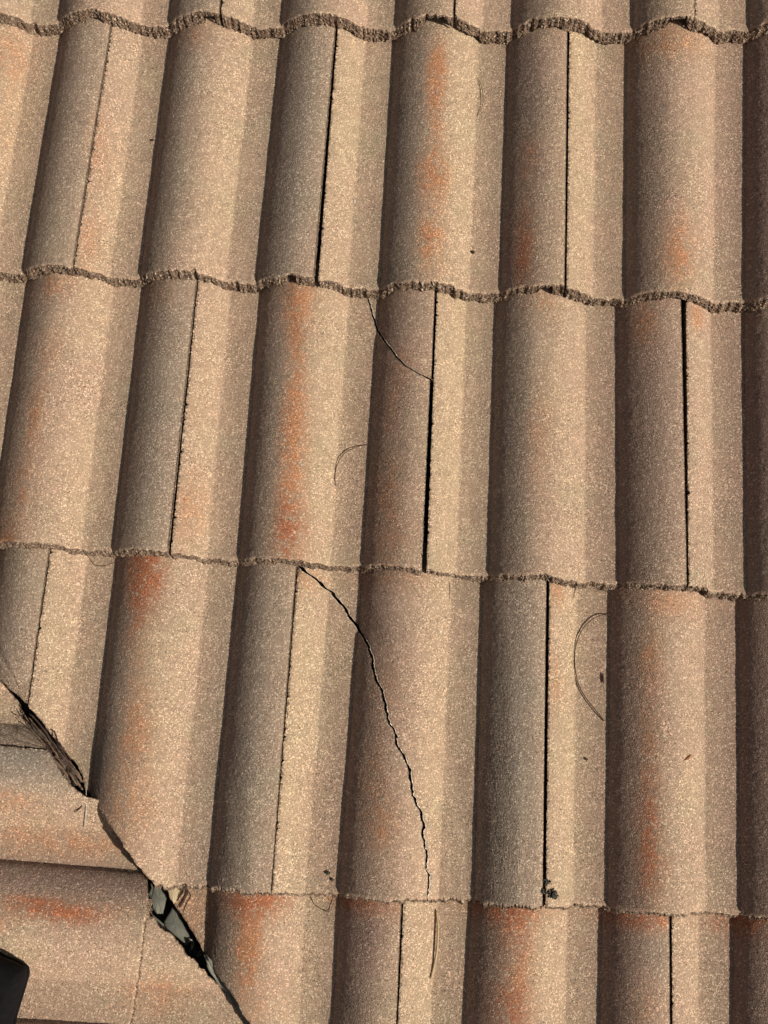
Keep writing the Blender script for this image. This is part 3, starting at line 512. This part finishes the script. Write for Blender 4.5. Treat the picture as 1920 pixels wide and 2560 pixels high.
tag(e, 'pinkish brown tile split from top to bottom by a long diagonal crack', CAT, GRP)
whole(3, 4, 'brown tile with a rust streak, its pan crossed by a big half circle needle', 44, (0, 0, .2))

# bottom row
VM4 = [(v, u) for u, v in D['VM4']]
VM4 = jag([(-.12, VM4[0][1] - .3)] + VM4 + [(1.02, VM4[-1][1] + .9)], .6, 74, 160)
tag(tile_mesh('concrete_tile', C[4], both(jl(4, 1), VM4, maxf, 200), jr(4, 3), -.03, 1.0, 51, span=(1.515, 3.515), rag=(.3, 0)),
    'bottom row tile cut to a point beside the grey slabs, vivid orange at its head', CAT, GRP)
whole(4, 3, 'bottom row tile with a wide red orange band, just below the moss clump', 52, (0, .4, 0))
whole(4, 5, 'dark red brown tile in the bottom right corner of the photo', 53)

# ================================================================== tiles across the valley
GRB = 'concrete tiles of the slope across the valley'
S2 = Side(-199.0); S1 = Side(-199.0); S1.pw = .85; S3 = Side(144.0)
VB2 = [(v, u) for u, v in D['VB2']]
VB2 = jag([(-.12, VB2[0][1] - 2.0)] + VB2 + [(1.3, 2.0)], .5, 75, 160)
JB = [(-.12, .212), (1.02, .222)]
va1 = cross(VB2, [(p[0], p[1] - .004) for p in JB])
tag(tile_mesh('concrete_tile', S1, both([(-.12, -1.78), (1.02, -1.78)], VB2, maxf), [(v, u - .004) for v, u in JB], VT, va1, 61, span=(-1.78, .215), butt=False, rag=(.4, 0)),
    'small pinkish tile tip across the valley, above the sideways hairline joint', CAT, GRB)
tag(tile_mesh('concrete_tile', S2, both([(v, u + .004) for v, u in JB], VB2, maxf, 200), 2.215, VT, 1.0, 62, span=(.215, 2.215), rag=(.4, 0), jb=.6),
    'sideways tile with a rusty band on its dark roll, beside the black boot', CAT, GRB)
VB3 = [(v, u) for u, v in D['VB3']]
VB3 = jag([(-.12, VB3[0][1] - .02)] + VB3 + [(1.02, VB3[-1][1] + 1.05)], .9, 76, 160)
tag(tile_mesh('concrete_tile', S3, VB3, 3.215, -.03, .62, 63, span=(1.0, 3.215), rag=(1.0, 0), butt=False, lift=15.0),
    'sideways tile tip with a crumbling cut edge, below the grey slabs', CAT, GRB)

# ================================================================== things in the valley and on the tiles
def tube(name, pts, rad, mat, parent=None, seg=7, flat=1.0, sub=6, taper=True, wob=0.0, seed=0):
    P = np.array(pts, float); n = len(P); rng = np.random.default_rng(seed)
    # Catmull-Rom
    Q = [P[0] * 2 - P[1]] + list(P) + [P[-1] * 2 - P[-2]]
    out = []
    for i in range(1, n):
        for t in np.linspace(0, 1, sub, endpoint=False):
            a, b, c, d = Q[i - 1], Q[i], Q[i + 1], Q[i + 2]
            out.append(.5 * ((2 * b) + (-a + c) * t + (2 * a - 5 * b + 4 * c - d) * t * t + (-a + 3 * b - 3 * c + d) * t ** 3))
    out.append(P[-1]); P = np.array(out); n = len(P)
    if wob: P[1:-1] += rng.standard_normal((n - 2, 3)) * wob
    T = np.gradient(P, axis=0); T /= np.linalg.norm(T, axis=1)[:, None] + 1e-9
    up = np.array([0, 0, 1.0]); V = []; F = []
    for i in range(n):
        s = np.cross(T[i], up); s /= np.linalg.norm(s) + 1e-9; w = np.cross(s, T[i])
        q = i / (n - 1)
        r = rad * ((.35 + .65 * math.sin(math.pi * min(1, .12 + q * .8))) if taper else 1.0)
        for k in range(seg):
            a = 2 * math.pi * k / seg
            V.append(P[i] + s * math.cos(a) * r + w * math.sin(a) * r * flat)
    for i in range(n - 1):
        for k in range(seg):
            k2 = (k + 1) % seg
            F.append([i * seg + k, i * seg + k2, (i + 1) * seg + k2, (i + 1) * seg + k])
    F.append(list(range(seg))[::-1]); F.append([(n - 1) * seg + k for k in range(seg)])
    return link_mesh(name, V, F, [mat], P[0] if parent is None else parent['_o'], parent, None, [True] * len(F))

def lump(name, c, r, mat, seed=0, n=3, sq=(1, 1, 1), rough=.25):
    rng = np.random.default_rng(seed)
    import bmesh
    bm = bmesh.new(); bmesh.ops.create_icosphere(bm, subdivisions=n, radius=1.0)
    v = np.array([q.co[:] for q in bm.verts]); f = [[w.index for w in q.verts] for q in bm.faces]; bm.free()
    k = rng.standard_normal((6, 3)) * 2.2; ph = rng.uniform(0, 6, 6)
    d = 1 + rough * np.sin(v @ k.T + ph).sum(1) / 2.4 + rng.standard_normal(len(v)) * rough * .25
    v = v * d[:, None] * np.array(sq) * r + np.array(c)
    return link_mesh(name, v, f, [mat], c, None, None, [False] * len(f))

def plate(name, pts, thick, mat, nrm, bend=0.0, seed=0, n=7, rough=.4):
    """an irregular flat piece with thickness, outline pts"""
    rng = np.random.default_rng(seed)
    P = np.array(pts, float); c = P.mean(0); nrm = np.array(nrm, float)
    ring = []
    m = len(P)
    for i in range(m):
        for t in np.linspace(0, 1, 6, endpoint=False): ring.append(P[i] * (1 - t) + P[(i + 1) % m] * t)
    ring = np.array(ring); m = len(ring)
    ring += rng.standard_normal(ring.shape) * rough
    V = []; F = []
    R = [1.0, .985, .8, .5, .2]
    for i, r in enumerate(R):
        q = c + (ring - c) * r + nrm * (0 if i == 0 else thick * .5 + bend * (1 - r * r)) + rng.standard_normal(ring.shape) * .12
        if i == 0: q = q - nrm * thick
        V += q.tolist()
    V.append((c + nrm * (thick * .5 + bend)).tolist()); V.append((c - nrm * thick).tolist())
    for i in range(len(R) - 1):
        for k in range(m):
            k2 = (k + 1) % m; F.append([i * m + k, i * m + k2, (i + 1) * m + k2, (i + 1) * m + k])
    b = (len(R) - 1) * m
    for k in range(m):
        F.append([b + k, b + (k + 1) % m, len(R) * m]); F.append([(k + 1) % m, k, len(R) * m + 1])
    return link_mesh(name, V, F, [mat], c, None, None, [True] * len(F))

G = D['gap']; N = D['N']; S = D['S']
nm = (np.array([0, 0, 1.0]) + nB); nm /= np.linalg.norm(nm)

# valley flashing: one folded strip of metal with a raised middle rib, running under both cut edges
fl = [np.array(p) for p in G['flash'][0]]
ax = (fl[-1] - fl[0]) / np.linalg.norm(fl[-1] - fl[0]); side = np.cross(nm, ax)
V = []; F = []
crs = [(-160, 22), (-60, -14), (-22, -26), (-7, -27), (-5, -16), (-2, -13), (2, -13), (5, -16), (7, -27), (22, -26), (60, -14), (160, 22)]
c0 = np.array(D['gap']['flash'][1][4]); nseg = 40
rng = np.random.default_rng(5)
for i in range(nseg + 1):
    b = c0 + ax * (-620 + 1300 * i / nseg)
    for (sx, sz) in crs: V.append(b + side * sx + nm * (sz - 2 + rng.normal() * .4))
m = len(crs)
V2 = [v - nm * 1.2 for v in V]
for i in range(nseg):
    for k in range(m - 1):
        F.append([i * m + k, (i + 1) * m + k, (i + 1) * m + k + 1, i * m + k + 1])
nn = len(V)
F += [[q + nn for q in f][::-1] for f in F]
for i in range(nseg):
    for k in (0, m - 1): F.append([i * m + k, (i + 1) * m + k, (i + 1) * m + k + nn, i * m + k + nn])
tag(link_mesh('metal_flashing', V + V2, F, [MAT_ZINC], c0, None, None, [False] * len(F)),
    'dull grey metal strip lying in the gap of the valley between the cut tile edges', 'flashing')
tag(plate('metal_slab', G['slab1'], 3.0, MAT_ZINC, nm, 1.0, 3, rough=.2), 'smaller, upper grey metal slab in the valley gap, left of the cream chip', 'metal slab', 'grey slabs in the valley gap')
tag(plate('metal_slab', G['slab2'], 3.0, MAT_ZINC, nm, 2.0, 4, rough=.2), 'larger, lower grey metal slab in the valley gap, above the pale grass wisps', 'metal slab', 'grey slabs in the valley gap')
tag(plate('metal_strip', G['lip'], 2.0, MAT_LIP, nm, .5, 5, rough=.5), 'long narrow sliver of dull metal in the lowest part of the valley gap', 'metal strip')
tag(plate('tile_chip', G['frag'], 4.0, MAT_CREAM, nm, 1.0, 6, rough=.5), 'cream chip of tile under the curled brown leaf', 'tile chip')

def bundle(name, lists, rad, mat, label, cat, part, flat=.45, group=None, seed=0, taper=True, wob=.25):
    o = np.array(lists[0][0], float)
    e = root(name, o); e['_o'] = [float(c) for c in o]
    for i, L in enumerate(lists):
        tube(part, L, rad[i % len(rad)], mat[i % len(mat)], e, 7, flat, 6, taper, wob, seed + i)
    del e['_o']
    return tag(e, label, cat, group)
LL = []
rl = np.random.default_rng(91)
for q in range(26):
    L0 = np.array(G['leaf'][q % 7]); t0 = rl.uniform(-.05, .45); t1 = min(1.0, t0 + rl.uniform(.35, .8)); tt = np.clip(np.linspace(t0, t1, 5), 0, 1) * 3
    off = rl.standard_normal(3) * np.array([2.8, 2.8, 3.5])
    LL.append([[float(np.interp(t, range(4), L0[:, c]) + off[c] + rl.normal() * .7) for c in range(3)] for t in tt])
bundle('dead_leaf', LL, [1.2, 2.2, .8, 1.6, 2.8, .6, 1.1], [MAT_LEAF, MAT_LEAF2, MAT_TWIG, MAT_LEAF, MAT_LEAF2], 'shredded brown strip of dead leaf lying along the upper valley gap', 'leaf', 'strand', .35, seed=20, wob=.35)
bundle('curled_leaf', G['twig'], [3.2, 1.6, 2.0, .9, .8], [MAT_TWIG], 'curled dark brown leaf with thin stalks beside the grey slabs', 'leaf', 'stalk', .5, seed=30)
bundle('grass_wisp', G['wisp'], [.45, .45, .4, .5, .45, .35], [MAT_WEB], 'pale wisps of dry grass in the black hole below the grey slabs', 'grass', 'blade', .8, seed=40)
for i, (p, lab, r) in enumerate(zip(G['crumb'], ('upper of two whitish mortar crumbs in the valley gap, under the brown leaf strip', 'whitish mortar crumb right of the short curved stem', 'small buff mortar crumb between the strands of brown leaf'), (4.2, 4.0, 3.4))):
    if i == 0: lab = 'larger whitish mortar crumb at the lower end of the brown leaf strip'
    tag(lump('mortar_crumb', p, r, MAT_PALE, 50 + i, 3, (1.3, .9, .7)), lab, 'crumb', 'mortar crumbs in the valley gap')
tag(tube('bent_stem', N['n7'], .8, MAT_NEEDLE, seed=7), 'short dark stem curving out of the valley gap over the sideways tile', 'stem')
tag(tube('grey_thread', N['n8'], .45, MAT_WEB, seed=8, taper=False), 'thin grey thread hanging straight down from the brown leaf strip', 'thread')
gn = 'fallen pine needles on the tiles'
tag(tube('pine_needle_or_crack', N['n1'], .55, MAT_NEEDLE, seed=1), 'hook shaped needle on the pan right of the long orange streak', 'needle', gn)
tag(tube('pine_needle_or_crack', N['n2'], .35, MAT_NEEDLE, seed=2), 'fine curved needle high on the blotched orange tile of the second row', 'needle', gn)
tag(tube('pine_needle_or_crack', N['n3'], .6, MAT_NEEDLE, seed=3, taper=False), 'big half circle needle on the pan at lower right', 'needle', gn)
tag(tube('pine_needle_or_crack', N['n4'], .4, MAT_NEEDLE, seed=4), 'thin looped needle hanging below the overlap, left of the vivid orange tile heads', 'needle', gn)
tag(tube('pine_needle_or_crack', N['n6'], .3, MAT_NEEDLE, seed=6), 'faint short looped needle left of the rust red tile head', 'needle', gn)
tag(tube('straw', N['n5'], 1.3, MAT_STRAW, seed=5, taper=False), 'pale straight straw leaning under the foot of the long crack', 'straw')
tag(tube('pine_needle_or_crack', N['k1'], .35, MAT_NEEDLE, seed=9), 'tiny upright hairline crack at the head of the tile with the long crack', 'needle', gn)  # crack mark in the tile, added as a thin dark tube
tag(tube('pine_needle_or_crack', N['k2'], .4, MAT_NEEDLE, seed=10), 'tiny upright hairline crack just above the big half circle needle', 'needle', gn)  # second crack mark, likewise an added dark tube, no needle

a, b = (np.array(q) for q in S['leafbit'])
w = np.array([-(b - a)[1], (b - a)[0], 0]); w = w / np.linalg.norm(w)
tag(plate('leaf_scrap', [a, a * .6 + b * .4 - w * 2.2, b, a * .5 + b * .5 + w * 1.6], 1.0, MAT_RUST, [0, 0, 1], .8, 9, rough=.15), 'tiny rust coloured leaf scrap on the lit side of a roll at lower right', 'leaf scrap')
tag(tube('bark_bit', S['bit1'], 1.2, MAT_TWIG, seed=12, flat=.6), 'dark stubby bark bit inside the arc of the big half circle needle', 'bark bit')
tag(lump('pebble', S['peb'][0], 2.0, MAT_TWIG, 61, 2, (1, 1.1, .8)), 'small dark pebble on the pan beside the separate orange blotches', 'pebble')
gl = 'lichen specks beside the valley tile'
tag(lump('lichen_speck', S['b2'][0], 2.4, MAT_MOSS, 62, 2, (1.2, .8, .5)), 'upper of two dark lichen specks above the thin looped needle', 'lichen', gl)
tag(lump('lichen_speck', S['b2'][1], 2.0, MAT_MOSS, 63, 2, (.8, 1, .5)), 'lower of two dark lichen specks above the thin looped needle', 'lichen', gl)
tag(lump('dirt_speck', S['d1'][0], 1.5, MAT_TWIG, 67, 2, (.8, 1.2, .6)), 'dark speck of dirt on the pan of the plain tan tile of the second row', 'dirt')
tag(lump('dirt_speck', S['d2'][0], 1.8, MAT_TWIG, 68, 2, (1, .8, .3)), 'flat brown dirt speck on the pan below the big half circle needle', 'dirt')
tag(lump('white_fleck', S['drop'][0], 1.8, MAT_PALE, 64, 2, (.7, 1.8, .25)), 'white fleck on the pan right of the widest black joint', 'fleck')

# moss clump at the foot of a joint: one lumpy mass
def clump(name, pts, rads, mat, label, cat):
    rng = np.random.default_rng(66); V = []; F = []
    import bmesh
    bm = bmesh.new(); bmesh.ops.create_icosphere(bm, subdivisions=1, radius=1.0)
    v0 = np.array([q.co[:] for q in bm.verts]); f0 = [[w.index for w in q.verts] for q in bm.faces]; bm.free()
    for p, r in zip(pts, rads):
        for _ in range(int(16 * r)):
            c = np.array(p) + rng.standard_normal(3) * np.array([r * .45, r * .45, r * .28])
            n0 = len(V); V += (v0 * rng.uniform(.5, 1.5) * (1 + .2 * rng.standard_normal((len(v0), 1))) + c).tolist()
            F += [[q + n0 for q in f] for f in f0]
    return tag(link_mesh(name, V, F, [mat], pts[0], None, None, [False] * len(F)), label, cat)
clump('moss_clump', S['moss'], [6.0, 3.4, 2.4, 4.0], MAT_MOSS, 'dark crumbly moss clump at the foot of a joint above the bottom row', 'moss')

# boot standing on the slope across the valley: only its toe corner reaches into the photo
def loft(name, rings, mat, origin, parent):
    V = []; F = []; m = len(rings[0])
    for r in rings: V += [list(p) for p in r]
    for i in range(len(rings) - 1):
        for k in range(m):
            k2 = (k + 1) % m; F.append([i * m + k, i * m + k2, (i + 1) * m + k2, (i + 1) * m + k])
    F.append(list(range(m))[::-1]); F.append([(len(rings) - 1) * m + k for k in range(m)])
    return link_mesh(name, V, F, [mat], origin, parent, None, [True] * (len(F) - 2) + [False] * 2)
bp = [np.array(p) for p in G['boot']]
bp += [bp[-1] + np.array([-40, -90, 0]), bp[-1] + np.array([-110, -120, 0]), bp[0] + np.array([-75, -90, 0]), bp[0] + np.array([-40, -25, 0])]
ring = []
for i in range(len(bp)):
    for t in np.linspace(0, 1, 5, endpoint=False):
        ring.append(bp[i] * (1 - t) + bp[(i + 1) % len(bp)] * t)
ring = np.array(ring); ring = (np.roll(ring, 1, 0) + 2 * ring + np.roll(ring, -1, 0)) / 4
cb = ring.mean(0)
e = root('boot', cb)
def rg(s, z): return cb + (ring - cb) * s + nB * z
loft('sole', [rg(.985, -10), rg(1.0, -7), rg(1.0, 8), rg(.98, 10)], MAT_BLACK, cb, e)
loft('upper', [rg(.96, 9.5), rg(.965, 16), rg(.95, 26), rg(.88, 38), rg(.74, 47), rg(.5, 52), rg(.25, 54)], MAT_BLACK, cb, e)
tag(e, 'matt black boot toe poking in at the bottom left corner', 'boot')
